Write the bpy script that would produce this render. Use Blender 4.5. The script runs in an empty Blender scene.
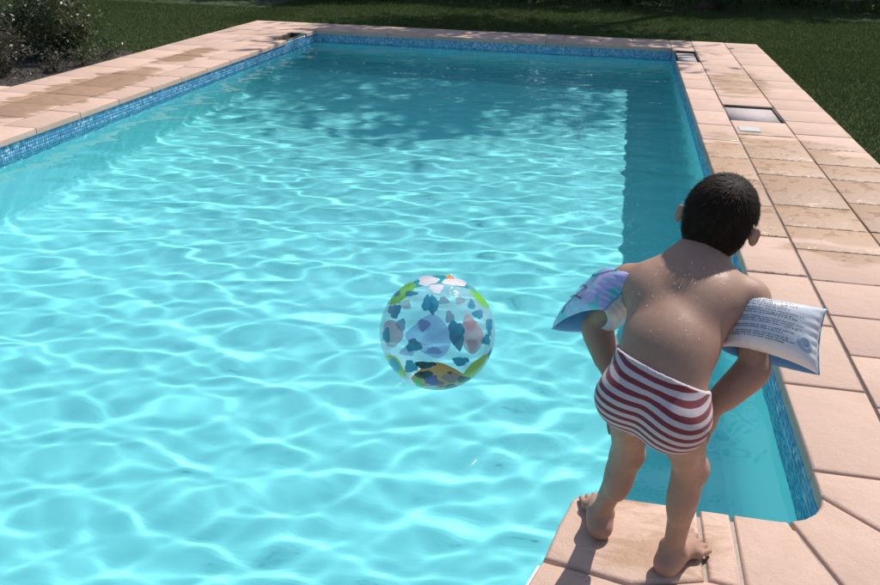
import bpy, bmesh, math, random
import numpy as np
from mathutils import Matrix, Vector
sc = bpy.context.scene
COL = sc.collection
# ------------------------------------------------------------------ camera
F_PX = 845.0
CAM = np.array([-0.7283, -2.0957, 1.5475])
FW = np.array([-0.17448227, 0.89643862, -0.4073742])
RT = np.array([0.97941574, 0.20064699, 0.02203631])
UP = np.array([-0.10149261, 0.39514376, 0.91299543])
cd = bpy.data.cameras.new('camera'); cam = bpy.data.objects.new('camera', cd); COL.objects.link(cam)
cd.sensor_width = 36; cd.lens = F_PX / 880 * 36; cd.clip_start = .05; cd.clip_end = 1000
m = Matrix((RT, UP, -FW)).transposed().to_4x4(); m.translation = CAM; cam.matrix_world = m
sc.camera = cam
# ------------------------------------------------------------------ sky, sun, exposure
EL, AZ = math.radians(50), math.radians(28)
SUN = Vector((math.sin(AZ) * math.cos(EL), math.cos(AZ) * math.cos(EL), math.sin(EL)))
w = bpy.data.worlds.new('World'); sc.world = w; w.use_nodes = True
wt = w.node_tree; sky = wt.nodes.new('ShaderNodeTexSky'); sky.sky_type = 'NISHITA'; sky.sun_disc = False
sky.sun_elevation = EL; sky.sun_rotation = AZ
wt.links.new(sky.outputs[0], wt.nodes['Background'].inputs[0]); wt.nodes['Background'].inputs[1].default_value = .12
sl = bpy.data.lights.new('sun', 'SUN'); sl.energy = 4.5; sl.angle = math.radians(.55); sl.color = (1, .955, .88)
so = bpy.data.objects.new('sun', sl); COL.objects.link(so); so.rotation_euler = SUN.to_track_quat('Z', 'Y').to_euler()
sl.cycles.is_caustics_light = True
vs = sc.view_settings; vs.view_transform = 'Standard'; vs.look = 'None'; vs.gamma = 1; vs.exposure = .12
sc.cycles.use_denoising = True
sc.cycles.max_bounces = 14; sc.cycles.transparent_max_bounces = 24; sc.cycles.sample_clamp_indirect = 12
# ------------------------------------------------------------------ helpers
rng = np.random.default_rng(7); random.seed(7)
def nrm(v): v = np.asarray(v, float); return v / np.linalg.norm(v)
def ray(x, y): return nrm(FW * F_PX + RT * (x - 440) + UP * (292.5 - y))
def at_y(x, y, Y): v = ray(x, y); return CAM + v * (Y - CAM[1]) / v[1]
def at_z(x, y, Z=0.): v = ray(x, y); return CAM + v * (Z - CAM[2]) / v[2]
def tag(o, label=None, cat=None, group=None, kind=None):
    for k, v in (('label', label), ('category', cat), ('group', group), ('kind', kind)):
        if v: o[k] = v
    return o
def link(name, me, parent=None):
    o = bpy.data.objects.new(name, me); COL.objects.link(o)
    if parent is not None:
        o.parent = parent
        o.matrix_parent_inverse = parent.matrix_world.inverted() if parent.type == 'EMPTY' else Matrix()
        if parent.type == 'EMPTY': o.matrix_parent_inverse = Matrix.Translation(-Vector(parent.location))
    return o
def root(name, loc, label, cat, group=None):
    o = bpy.data.objects.new(name, None); o.location = loc; COL.objects.link(o); return tag(o, label, cat, group)
def mk(name, V, F, mat, parent=None, smooth=False):
    """V (n,3) array, F (m,k) array of one face size or a list of lists"""
    me = bpy.data.meshes.new(name); V = np.asarray(V, np.float32)
    if isinstance(F, np.ndarray):
        n, k = F.shape
        me.vertices.add(len(V)); me.vertices.foreach_set('co', V.ravel())
        me.loops.add(n * k); me.loops.foreach_set('vertex_index', F.astype(np.int32).ravel())
        me.polygons.add(n); me.polygons.foreach_set('loop_start', np.arange(0, n * k, k, dtype=np.int32))
        me.update(calc_edges=True)
    else: me.from_pydata(V.tolist(), [], F)
    if smooth: me.shade_smooth()
    if mat: me.materials.append(mat)
    return link(name, me, parent)
def bm_obj(name, bm, mat, parent=None, smooth=False):
    me = bpy.data.meshes.new(name); bm.to_mesh(me); bm.free()
    if smooth: me.shade_smooth()
    me.materials.append(mat); return link(name, me, parent)
BOXF = [(0, 2, 3, 1), (4, 5, 7, 6), (0, 1, 5, 4), (2, 6, 7, 3), (0, 4, 6, 2), (1, 3, 7, 5)]
def boxes(L):
    V, F = [], []
    for x0, x1, y0, y1, z0, z1 in L:
        b = len(V); V += [(x, y, z) for z in (z0, z1) for y in (y0, y1) for x in (x0, x1)]
        F += [tuple(b + i for i in f) for f in BOXF]
    return np.array(V), np.array(F)
def tube(pts, radii, n=8, cap=True):
    pts = [np.asarray(p, float) for p in pts]; V, F = [], []
    for i, p in enumerate(pts):
        d = nrm(pts[min(i + 1, len(pts) - 1)] - pts[max(i - 1, 0)])
        a = nrm(np.cross(d, [.31, .2, .93] if abs(d[2]) < .95 else [1, 0, 0])); b = np.cross(d, a)
        for k in range(n):
            t = 2 * math.pi * k / n; V.append(p + radii[i] * (a * math.cos(t) + b * math.sin(t)))
    for i in range(len(pts) - 1):
        for k in range(n):
            F.append([i * n + k, i * n + (k + 1) % n, (i + 1) * n + (k + 1) % n, (i + 1) * n + k])
    if cap: F += [list(range(n))[::-1], [(len(pts) - 1) * n + k for k in range(n)]]
    return V, F
# ---- node material helpers
class NT:
    def __init__(s, name):
        s.m = bpy.data.materials.new(name); s.m.use_nodes = True; s.t = s.m.node_tree
        s.b = s.t.nodes['Principled BSDF']; s.out = s.t.nodes['Material Output']
    def n(s, typ, **kw):
        nd = s.t.nodes.new('ShaderNode' + typ)
        for k, v in kw.items():
            if hasattr(nd, k) and not k[0].isupper(): setattr(nd, k, v)
        return nd
    def l(s, a, b): s.t.links.new(a, b)
    def put(s, sock, v):
        if isinstance(v, bpy.types.NodeSocket): s.l(v, sock)
        elif isinstance(v, (tuple, list)) and len(v) == 3 and sock.type == 'RGBA': sock.default_value = (*v, 1)
        else: sock.default_value = v
    def math(s, op, a, b=0., c=None, clamp=False):
        nd = s.n('Math', operation=op, use_clamp=clamp); s.put(nd.inputs[0], a); s.put(nd.inputs[1], b)
        if c is not None: s.put(nd.inputs[2], c)
        return nd.outputs[0]
    def noise(s, vec, scale, detail=3, rough=.55, dist=0.):
        nd = s.n('TexNoise'); nd.inputs['Scale'].default_value = scale; nd.inputs['Detail'].default_value = detail
        nd.inputs['Roughness'].default_value = rough; nd.inputs['Distortion'].default_value = dist
        if vec is not None: s.l(vec, nd.inputs['Vector'])
        return nd.outputs['Fac']
    def ramp(s, v, a, b, c0=0., c1=1.):
        nd = s.n('MapRange', interpolation_type='SMOOTHSTEP'); s.put(nd.inputs[0], v)
        for i, x in zip((1, 2, 3, 4), (a, b, c0, c1)): s.put(nd.inputs[i], x)
        return nd.outputs[0]
    def mix(s, f, a, b, mode='MIX'):
        nd = s.n('Mix', data_type='RGBA', blend_type=mode); s.put(nd.inputs[0], f); s.put(nd.inputs[6], a); s.put(nd.inputs[7], b)
        return nd.outputs[2]
    def pos(s): return s.n('NewGeometry').outputs['Position']
    def sep(s, v): nd = s.n('SeparateXYZ'); s.l(v, nd.inputs[0]); return nd.outputs
    def vscale(s, v, sc_):
        nd = s.n('VectorMath', operation='MULTIPLY'); s.l(v, nd.inputs[0]); nd.inputs[1].default_value = sc_; return nd.outputs[0]
    def bump(s, h, strength, dist=.01, normal=None):
        nd = s.n('Bump'); nd.inputs['Strength'].default_value = strength; nd.inputs['Distance'].default_value = dist; s.l(h, nd.inputs['Height'])
        if normal is not None: s.l(normal, nd.inputs['Normal'])
        return nd.outputs[0]
    def set(s, **kw):
        for k, v in kw.items(): s.put(s.b.inputs[k.replace('_', ' ')], v)
        return s
def plain(name, c, rough=.6, var=.0, scale=30, **kw):
    s = NT(name); col = c
    if var:
        f = s.noise(s.pos(), scale, 4); col = s.mix(f, tuple(x * (1 - var) for x in c), tuple(min(1, x * (1 + var)) for x in c))
    s.set(Base_Color=col, Roughness=rough, **kw); return s.m
# ------------------------------------------------------------------ materials of the setting
def stone_mat():
    s = NT('stone'); p = s.pos(); X, Y, Z = s.sep(p)
    oi = s.n('ObjectInfo').outputs['Random']
    base = s.mix(oi, (.56, .375, .29), (.71, .48, .375))
    blot = s.ramp(s.noise(p, 4, 6, .65, .6), .38, .66)
    base = s.mix(s.math('MULTIPLY', blot, .5), base, (.52, .345, .245))
    fine = s.noise(p, 160, 4, .7)
    base = s.mix(s.ramp(fine, .3, .75, 0., .45), base, (.50, .37, .31))
    spots = s.ramp(s.noise(p, 26, 3, .6, 1.), .66, .76)
    base = s.mix(s.math('MULTIPLY', spots, .5), base, (.42, .25, .17))
    # wetness: splashed patches in places, drawn out across the deck
    def bell(cx, cy, sx, sy):
        dx = s.math('DIVIDE', s.math('SUBTRACT', X, cx), sx); dy = s.math('DIVIDE', s.math('SUBTRACT', Y, cy), sy)
        r = s.math('ADD', s.math('MULTIPLY', dx, dx), s.math('MULTIPLY', dy, dy))
        return s.math('EXPONENT', s.math('MULTIPLY', r, -1.))
    zones = s.math('MAXIMUM', s.math('MAXIMUM', bell(.62, 3.6, .95, 1.75), s.math('MULTIPLY', bell(.6, 7.4, .5, 1.2), .80)),
                   s.math('MAXIMUM', bell(-5.55, 4.9, .42, 1.7), s.math('MULTIPLY', bell(-.5, -.2, .45, .4), .62)))
    zones = s.math('MAXIMUM', zones, s.math('MULTIPLY', bell(-5.6, 7.2, .3, .9), .8))
    zones = s.math('MAXIMUM', zones, s.math('MULTIPLY', bell(.75, 1.2, .4, .8), .6))
    pn = s.noise(s.vscale(p, (1.8, 5.0, 1)), 1.0, 6, .62, .6)
    wet = s.ramp(s.math('ADD', s.math('MULTIPLY', zones, .68), s.math('MULTIPLY', pn, .75)), .70, .78)
    col = s.mix(wet, base, s.mix(.85, base, (.62, .52, .37), 'MULTIPLY'))
    film = s.ramp(s.noise(p, 9, 3, .6), .53, .62)
    puddle = s.math('MULTIPLY', wet, film)
    rough = s.math('SUBTRACT', s.math('SUBTRACT', .82, s.math('MULTIPLY', wet, .34)), s.math('MULTIPLY', puddle, .14))
    h = s.math('ADD', s.math('MULTIPLY', s.noise(p, 240, 3, .7), s.math('SUBTRACT', 1., s.math('MULTIPLY', puddle, .8))), s.math('MULTIPLY', s.noise(p, 22, 4, .6), 1.8))
    s.set(Base_Color=col, Roughness=rough, Normal=s.bump(h, .6, .004)); return s.m
M = {}
M['stone'] = stone_mat()
def mortar_mat():
    s = NT('mortar'); p = s.pos()
    f = s.noise(p, 60, 4, .7); wetj = s.ramp(s.noise(p, 3.5, 3), .5, .6)
    s.set(Base_Color=s.mix(f, (.34, .285, .245), (.50, .43, .37)), Roughness=s.math('SUBTRACT', .85, s.math('MULTIPLY', wetj, .68)),
          Normal=s.bump(s.noise(p, 70, 3), .5, .006)); return s.m
M['mortar'] = mortar_mat()
def liner_mat():
    s = NT('liner'); p = s.pos()
    f = s.noise(p, 2.2, 3); g = s.noise(p, 90, 2)
    c = s.mix(f, (.50, .935, .935), (.54, .955, .95)); c = s.mix(s.math('MULTIPLY', g, .2), c, (.46, .90, .90))
    s.set(Base_Color=c, Roughness=.7); return s.m
M['liner'] = liner_mat()
def tile_mat():
    s = NT('mosaic'); a = s.n('Attribute'); a.attribute_name = 'tile'
    s.set(Base_Color=a.outputs['Color'], Roughness=.16, Coat_Weight=.3); return s.m
M['tile'] = tile_mat()
def water_mat():
    s = NT('water'); g = s.n('BsdfGlass'); g.inputs['Color'].default_value = (.655, .875, .905, 1); g.inputs['Roughness'].default_value = 0; g.inputs['IOR'].default_value = 1.333
    s.l(g.outputs[0], s.out.inputs[0]); return s.m
M['water'] = water_mat()
def leafy(name, c0, c1, trans=.35, rough=.55, scale=1.5):
    s = NT(name); p = s.pos(); f = s.noise(p, scale, 3); r = s.n('NewGeometry').outputs['Random Per Island']
    c = s.mix(s.math('ADD', s.math('MULTIPLY', f, .5), s.math('MULTIPLY', r, .5)), c0, c1)
    s.set(Base_Color=c, Roughness=rough, Specular_IOR_Level=.2 if rough > .5 else .5); t = s.n('BsdfTranslucent'); s.l(c, t.inputs[0])
    mx = s.n('MixShader'); mx.inputs[0].default_value = trans; s.l(s.b.outputs[0], mx.inputs[1]); s.l(t.outputs[0], mx.inputs[2]); s.l(mx.outputs[0], s.out.inputs[0]); return s.m
M['grass'] = leafy('grass_blades', (.034, .066, .012), (.085, .130, .030), .25, .7, .9)
M['leaf_dark'] = leafy('leaf_dark', (.022, .040, .012), (.055, .080, .026))
M['leaf_sunlit'] = leafy('leaf_sunlit', (.07, .11, .02), (.15, .19, .05), .45)  # paler copy of the hedge leaf, sunlight painted into its colour
M['leaf_grey'] = leafy('leaf_grey', (.036, .055, .020), (.13, .155, .065), .2, .45)
M['leaf_bronze'] = leafy('leaf_bronze', (.044, .044, .024), (.14, .125, .080), .2, .45)
M['bark'] = plain('bark', (.075, .055, .04), .9, .4, 18)
def ground_mat():
    s = NT('lawn'); p = s.pos(); f = s.noise(p, .8, 4); g = s.noise(p, 45, 4, .7)
    c = s.mix(f, (.026, .046, .010), (.046, .066, .016)); c = s.mix(s.ramp(g, .5, .8, 0., .4), c, (.06, .062, .025))
    s.set(Base_Color=c, Roughness=.95, Normal=s.bump(g, .8, .02)); return s.m
M['lawn'] = ground_mat()
M['soil'] = plain('soil', (.035, .027, .022), .95, .5, 40)
M['concrete'] = plain('concrete', (.44, .38, .37), .9, .35, 28)
M['dark_metal'] = plain('dark_metal', (.05, .045, .04), .6, .3, 30)
M['white_plastic'] = plain('white_plastic', (.78, .79, .80), .35, .05, 20)
# ------------------------------------------------------------------ ground
Z_LAWN = -.045
def lawn():
    X = [-400, -6.15, 1.15, 400]; Y = [-400, -3.3, 10.70, 600]
    V = [(x, y, Z_LAWN) for y in Y for x in X]
    F = [(j * 4 + i, j * 4 + i + 1, j * 4 + i + 5, j * 4 + i + 4) for j in range(3) for i in range(3) if not (i == 1 and j == 1)]
    return tag(mk('lawn', np.array(V), np.array(F), M['lawn']), 'mown dark green lawn around the pool deck', 'lawn', kind='structure')
lawn()
# ------------------------------------------------------------------ pool outline (edge of the coping, seen from above)
ZW, ZF = -.15, -1.55
arcA = [(-.15 + .15 * math.cos(t), .15 + .15 * math.sin(t)) for t in np.linspace(0, -math.pi / 2, 9)]
arcB = [(-.66 + .07 * math.cos(t), -.07 + .07 * math.sin(t)) for t in np.linspace(math.pi / 2, math.pi, 7)]
flare = [(-.754, -.16), (-.785, -.315), (-.825, -.45), (-.875, -.65), (-.92, -1.0), (-.94, -1.6), (-.94, -3.2)]
outline = [(0, 9.96)] + arcA + arcB + flare + [(-5, -3.2), (-5, 9.96)]        # clockwise seen from above, pool on the right hand of travel
def offset_path(path, d):
    P = np.array(path, float); n = len(P); out = []
    for i in range(n):
        a = P[i] - P[i - 1]; b = P[(i + 1) % n] - P[i]; a /= np.linalg.norm(a); b /= np.linalg.norm(b)
        na = np.array([-a[1], a[0]]); nb = np.array([-b[1], b[0]])      # left of travel = away from the pool
        mm = na + nb; mm /= np.linalg.norm(mm); out.append(P[i] + mm * d / max(.35, mm @ na))
    return np.array(out)
wall_path = offset_path(outline, .022)
def basin():
    n = len(wall_path); zs = [-.03, ZF + .12, ZF + .035, ZF]; ins = [0, 0, .035, .12]   # coved foot of the wall
    V, rows = [], []
    for z, i_ in zip(zs, ins):
        q = offset_path(wall_path, -i_) if i_ else wall_path
        rows.append(len(V)); V += [(x, y, z) for x, y in q]
    F = []
    for r in range(len(zs) - 1):
        for i in range(n):
            j = (i + 1) % n; F.append([rows[r] + i, rows[r] + j, rows[r + 1] + j, rows[r + 1] + i])
    F.append([rows[-1] + i for i in range(n)])
    o = mk('pool_basin', np.array(V), F, M['liner']); tag(o, 'pale blue lined swimming pool basin', 'pool', kind='structure')
    o.cycles.is_caustics_receiver = True
    # mosaic band at the waterline
    TV, TC = [], []; pal = np.array([(.05, .20, .42), (.09, .31, .54), (.18, .44, .66), (.36, .60, .74), (.60, .72, .76), (.04, .12, .30), (.13, .37, .60)])
    pw = np.array([.16, .2, .22, .16, .09, .06, .11]); s = .0252
    P = wall_path
    for i in range(n):
        a, b = P[i], P[(i + 1) % n]
        if a[1] < -1.5 and b[1] < -1.5: continue
        L = np.linalg.norm(b - a); k = max(1, int(round(L / s))); d = (b - a) / k; nn = np.array([d[1], -d[0]]); nn /= np.linalg.norm(nn)
        for q in range(k):
            for r in range(12):
                z1 = -.036 - r * s; p0 = a + d * (q + .05); p1 = a + d * (q + .95); t = .004 + rng.random() * .0012
                TV.append([(*(p0), z1), (*(p1), z1), (*(p1), z1 - s * .9), (*(p0), z1 - s * .9)] + [(*(c + nn * t), z) for c, z in ((p0 + d * .05, z1 - .001), (p1 - d * .05, z1 - .001), (p1 - d * .05, z1 - s * .9 + .001), (p0 + d * .05, z1 - s * .9 + .001))])
                TC.append((.62 * pal[rng.choice(7, p=pw)] + .38 * np.array([.16, .42, .63])) * (.85 + .3 * rng.random()))
    TV = np.array(TV); nt_ = len(TV)
    ft = np.array([(4, 7, 6, 5), (0, 4, 5, 1), (1, 5, 6, 2), (2, 6, 7, 3), (3, 7, 4, 0)])[:, ::-1]
    F = (ft[None] + 8 * np.arange(nt_)[:, None, None]).reshape(-1, 4)
    t = mk('mosaic_tiles', TV.reshape(-1, 3), F, M['tile'], o); t['kind'] = 'stuff'
    at = t.data.color_attributes.new('tile', 'FLOAT_COLOR', 'POINT')
    cc = np.ones((nt_ * 8, 4), np.float32); cc[:, :3] = np.repeat(np.array(TC), 8, 0); at.data.foreach_set('color', cc.ravel())
    t.cycles.is_caustics_receiver = True
basin()
# ------------------------------------------------------------------ water
def water():
    r = np.random.default_rng(21); h = .0205
    xs = np.arange(-5.03, .03, h); ys = np.arange(-3.2, 9.99, h); X, Y = np.meshgrid(xs, ys); Z = np.zeros_like(X)
    def waves(n, l0, l1, th0, spread, slope, b):
        nonlocal Z          # crests sharper than troughs, as on real ripples
        ph = np.linspace(0, 2 * np.pi, 400); pr_ = np.exp(b * (np.cos(ph) - 1)); sd = np.sqrt(np.mean(np.gradient(pr_, ph) ** 2)); mean = pr_.mean()
        for i in range(n):
            lam = l0 * (l1 / l0) ** ((i + r.random()) / n); k = 2 * np.pi / lam; th = th0 + r.normal(0, spread)
            q = k * (np.cos(th) * X + np.sin(th) * Y) + 6.28 * r.random() + .5 * np.sin(.9 * X + 6.28 * r.random()) + .5 * np.sin(.7 * Y + 6.28 * r.random())
            Z += slope / k / math.sqrt(n) / sd * (np.exp(b * (np.cos(q) - 1)) - mean)
    waves(22, .25, .75, math.radians(97), .40, .026, 2.0)
    waves(12, .17, .28, math.radians(84), .9, .006, .6)
    waves(14, .10, .2, math.radians(90), 1.2, .0016, .3)
    # round off the few crests that are too sharp for ripples of this size
    def blur(A):
        A = np.pad(A, 1, mode='edge'); A = .25 * A[:-2] + .5 * A[1:-1] + .25 * A[2:]; return .25 * A[:, :-2] + .5 * A[:, 1:-1] + .25 * A[:, 2:]
    KMAX = .95
    for it in range(500):
        gy_, gx_ = np.gradient(Z, h); zyy, _ = np.gradient(gy_, h); zxy, zxx = np.gradient(gx_, h)
        lmin = (zxx + zyy) / 2 - np.sqrt(((zxx - zyy) / 2) ** 2 + zxy ** 2)
        wgt = np.clip((-lmin - KMAX) / .35, 0, 1)
        if wgt.max() < .3: break
        Z = Z + np.clip(blur(blur(wgt)) * 2, 0, 1) * (blur(Z) - Z)
    V = np.stack([X, Y, Z - Z.mean() + ZW], -1); n, mm = X.shape; idx = np.arange(n * mm).reshape(n, mm)
    Fq = np.stack([idx[:-1, :-1], idx[:-1, 1:], idx[1:, 1:], idx[1:, :-1]], -1)
    cx, cy = X[:-1, :-1], Y[:-1, :-1]; keep = ~((cx > -.62) & (cy < -.05))
    o = mk('pool_water', V.reshape(-1, 3), Fq[keep], M['water'], smooth=True)
    o.cycles.is_caustics_caster = True
    tag(o, 'clear rippled turquoise water filling the swimming pool', 'water', kind='structure')
water()
# ------------------------------------------------------------------ deck
deck_base = [(.03, 1.19, .15, 10.77, -.30, -.011), (-6.22, -5.03, -3.3, 10.77, -.30, -.011), (-5.03, .03, 9.99, 10.77, -.30, -.011),
             (-.60, 1.19, -3.3, -.03, -.30, -.011), (.03, 1.19, -.03, .15, -.30, -.011), (-.90, -.60, -3.3, -.68, -.30, -.011), (-.74, -.60, -.68, -.12, -.30, -.011),
             (-9.4, -6.22, -3.3, 4.93, -.30, -.011)]
# the skimmer recess leaves a hole in the base
def split_hole(b, h):
    x0, x1, y0, y1, z0, z1 = b; a0, a1, b0, b1 = h
    return [(x0, x1, y0, b0, z0, z1), (x0, x1, b1, y1, z0, z1), (a1, x1, b0, b1, z0, z1), (x0, a0, b0, b1, z0, z1) if a0 > x0 else None]
H1 = (.305, .745, 5.50, 6.185); H2 = (.03, .30, 8.785, 9.745); H3 = (-5.24, -5.03, 8.85, 9.60)
pieces = []
for b in deck_base:
    todo = [b]
    for h in (H1, H2, H3):
        nxt = []
        for t in todo:
            if t[0] < h[1] and t[1] > h[0] and t[2] < h[2] and t[3] > h[3]: nxt += [p for p in split_hole(t, h) if p and p[1] - p[0] > 1e-4]
            else: nxt.append(t)
        todo = nxt
    pieces += todo
V, F = boxes(pieces)
deck = mk('pool_deck', V, F, M['mortar']); tag(deck, 'pink stone paved terrace around the swimming pool', 'paving', kind='structure')
def slab(poly, name='paving_slab', th=.04, bev=.006, seg=2, gap=.0045, parent=deck):
    P = np.array(poly, float)
    ar = .5 * np.sum(P[:, 0] * np.roll(P[:, 1], -1) - P[:, 1] * np.roll(P[:, 0], -1))
    if ar < 0: P = P[::-1]
    P = offset_path(P, gap)                      # left of travel is inside for a counter-clockwise polygon
    c = P.mean(0); bm = bmesh.new(); dz = random.uniform(-.0015, .0015); tx, ty = random.uniform(-.002, .002), random.uniform(-.002, .002)
    vs_ = [bm.verts.new((x - c[0], y - c[1], 0)) for x, y in P]; f = bm.faces.new(vs_)
    ex = bmesh.ops.extrude_face_region(bm, geom=[f]); dn = [v for v in ex['geom'] if isinstance(v, bmesh.types.BMVert)]
    bmesh.ops.translate(bm, verts=dn, vec=(0, 0, -th)); bm.normal_update()
    bmesh.ops.recalc_face_normals(bm, faces=bm.faces)
    te = [e for e in bm.edges if all(abs(v.co.z) < 1e-6 for v in e.verts)]
    bmesh.ops.bevel(bm, geom=te, offset=bev, segments=seg, affect='EDGES', profile=.5)
    for v in bm.verts: v.co.z += tx * v.co.x + ty * v.co.y
    o = bm_obj(name, bm, M['stone'], parent); o.location = (c[0], c[1], dz)
    me = o.data; me.shade_smooth()
    try: me.set_sharp_from_angle(angle=math.radians(50))
    except Exception: me.shade_flat()
    return o
def rect(x0, x1, y0, y1): return [(x0, y0), (x1, y0), (x1, y1), (x0, y1)]
def row_y(x0, x1, joints, **kw):
    for a, b in zip(joints[:-1], joints[1:]): slab(rect(x0, x1, a, b), **kw)
cop = dict(name='coping_stone', th=.05, bev=.014, seg=3, gap=.0045)
# right side
row_y(0, .296, [.275 + .556 * k for k in range(16)] + [8.78], **cop)
slab(rect(0, .296, 9.75, 10.25), **cop); slab(rect(0, .296, 10.25, 10.78))
row_y(.296, .752, [-.31, .28, .72, 1.12, 1.50, 1.90, 2.33, 2.70, 3.10, 3.79, 4.21, 4.97, 5.495])
row_y(.296, .752, [6.19, 6.63, 7.1, 7.6, 8.05, 8.6, 9.1, 9.6, 10.2, 10.78])
row_y(.752, 1.2, [-.31, .28, .8, 1.3, 1.91, 2.37, 2.71, 3.25, 3.77, 4.16, 4.62, 5.1, 5.6, 6.1, 6.6, 7.2, 7.7, 8.2, 8.75, 9.3, 9.8, 10.3, 10.78])
# near right corner, cut round the curve
arc = lambda d: (-.15 + .15 * math.cos(math.radians(d)), .15 + .15 * math.sin(math.radians(d)))
slab([(0, .275), arc(0), arc(-3), (.296, -.135), (.296, .275)], **cop)
slab([arc(-a) for a in (3, 20, 38, 56, 75)] + [(.003, -.31), (.296, -.31), (.296, -.135)], **cop)
slab([arc(-75), arc(-84), (-.15, 0), (-.268, 0), (-.268, -.31), (.003, -.31)], **cop)
slab([(-.268, 0), (-.360, 0), (-.360, -.30), (-.268, -.31)], **cop)
slab([(-.360, 0)] + arcB + [(-.754, -.16), (-.785, -.315), (-.55, -.36), (-.36, -.30)], **cop)
# near terrace behind the pad
slab([(-.785, -.315), (-.825, -.45), (-.875, -.65), (-.50, -.65), (-.50, -.35), (-.55, -.36)], **cop)
slab([(-.50, -.35), (-.50, -.65), (-.05, -.65), (-.05, -.31), (-.268, -.31), (-.36, -.30)]); slab(rect(-.05, .36, -.65, -.31)); slab(rect(.36, .80, -.65, -.31)); slab(rect(.8, 1.2, -.65, -.31))
for j in range(6):
    y1 = -.65 - .44 * j; y0 = y1 - .44; xl0, xl1 = [(-.905, -.875), (-.93, -.905), (-.94, -.93), (-.94, -.94), (-.94, -.94), (-.94, -.94)][j]
    xs = [-.5 + random.uniform(-.1, .1), -.05 + random.uniform(-.1, .1), .4 + random.uniform(-.1, .1), .8, 1.2]
    slab([(xl1, y1), (xl0, y0), (xs[0], y0), (xs[0], y1)], **cop)
    for a, b in zip(xs[:-1], xs[1:]): slab(rect(a, b, y0, y1))
# left side
JL = [3.565 + .585 * k for k in range(-11, 10)]
row_y(-5.296, -5, JL, **cop); slab(rect(-5.296, -5, JL[-1] + .78, 10.25), **cop); slab(rect(-5.296, -5, 10.25, 10.78))
slab(rect(-5.296, -5.245, JL[-1], JL[-1] + .78))
def rand_joints(a, b, lo=.38, hi=.75):
    J = [a]
    while J[-1] < b - lo - .1: J.append(min(b, J[-1] + random.uniform(lo, hi)))
    J[-1] = b; return J
row_y(-5.765, -5.296, rand_joints(-2.9, 10.78)); row_y(-6.235, -5.765, rand_joints(-2.9, 10.78))
for k in range(4): row_y(-6.75 - .52 * k, -6.235 - .515 * k if k == 0 else -6.23 - .52 * k, rand_joints(1.0, 4.95))
# water standing in the joints of the wet paving
def joint_water():
    V, F = [], []
    def strip(x0, x1, y):
        n = 8
        for k in range(n):
            if rng.random() < .42: continue
            a, b_ = x0 + (x1 - x0) * k / n, x0 + (x1 - x0) * (k + .4 + .6 * rng.random()) / n; w_ = .0045 + .0045 * rng.random(); b = len(V); m_ = 6
            for q in range(m_ + 1):
                u = q / m_; e = w_ * math.sin(math.pi * min(1, max(.06, u * .94 + .03))) ** .6; x = a + (b_ - a) * u
                V.extend([(x, y - e, .0012), (x, y, .0046), (x, y + e, .0012)])
            for q in range(m_):
                for g in (0, 1): F.append([b + 3 * q + g, b + 3 * q + 3 + g, b + 3 * q + 4 + g, b + 3 * q + 1 + g])
    for y in (1.90, 2.33, 2.70, 3.10, 3.79, 4.21, 4.97): strip(.31, .74, y)
    for y in (1.91, 2.37, 2.71, 3.25, 3.77, 4.16, 4.62): strip(.77, 1.18, y)
    for k in range(3, 8): strip(.03, .28, .275 + .556 * k)
    s = NT('film'); p = s.pos(); s.set(Base_Color=(.30, .22, .17), Roughness=.04, IOR=1.33, Normal=s.bump(s.noise(p, 55, 3), .9, .02))
    o = mk('joint_water', np.array(V), F, s.m, deck, True); o['kind'] = 'stuff'
joint_water()
# far side
XS = rand_joints(-5, 0, .53, .60)
for a, b in zip(XS[:-1], XS[1:]): slab(rect(a, b, 9.96, 10.255), **cop)
XS = rand_joints(-5, 0)
for a, b in zip(XS[:-1], XS[1:]): slab(rect(a, b, 10.255, 10.78))
# ------------------------------------------------------------------ skimmer openings in the deck
def hatch(x0, x1, y0, y1, zl, label, infill=True):
    r = root('skimmer_hatch', ((x0 + x1) / 2, (y0 + y1) / 2, zl - .02), label, 'hatch', 'hatches let into the pool deck')
    t = .007
    V, F = boxes([(x0, x1, y0, y0 + t, zl - .03, -.006), (x0, x1, y1 - t, y1, zl - .03, -.006), (x0, x0 + t, y0 + t, y1 - t, zl - .03, -.006), (x1 - t, x1, y0 + t, y1 - t, zl - .03, -.006)])
    mk('frame', V, F, M['dark_metal'], r)
    V, F = boxes([(x0 + t + .004, x1 - t - .004, y0 + t + .004, y1 - t - .004, zl - .03, zl)])
    mk('lid', V, F, M['concrete'] if infill else M['dark_metal'], r)  # without infill, a dark sheet paints the shade inside the open hole
    return r
hatch(.303, .745, 5.503, 6.183, -.022, 'square hatch sunk in the middle paving row beside the white plate')
hatch(.035, .292, 8.79, 9.74, -.032, 'hatch let into the coping at the far right pool corner')
hatch(-5.238, -5.035, 8.855, 9.60, -.13, 'dark open hatch in the coping at the far left pool corner', False)
bm = bmesh.new(); bmesh.ops.create_cube(bm, size=1, matrix=Matrix.Translation((.41, 5.15, .004)) @ Matrix.Diagonal((.165, .17, .008, 1)))
bmesh.ops.bevel(bm, geom=bm.edges[:], offset=.003, segments=2, affect='EDGES')
M['plate'] = plain('plate', (.48, .46, .45), .6, .1, 40)
pl = tag(bm_obj('cover_plate', bm, M['plate']), 'small white plate on the paving in front of the square hatch', 'plate')
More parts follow.
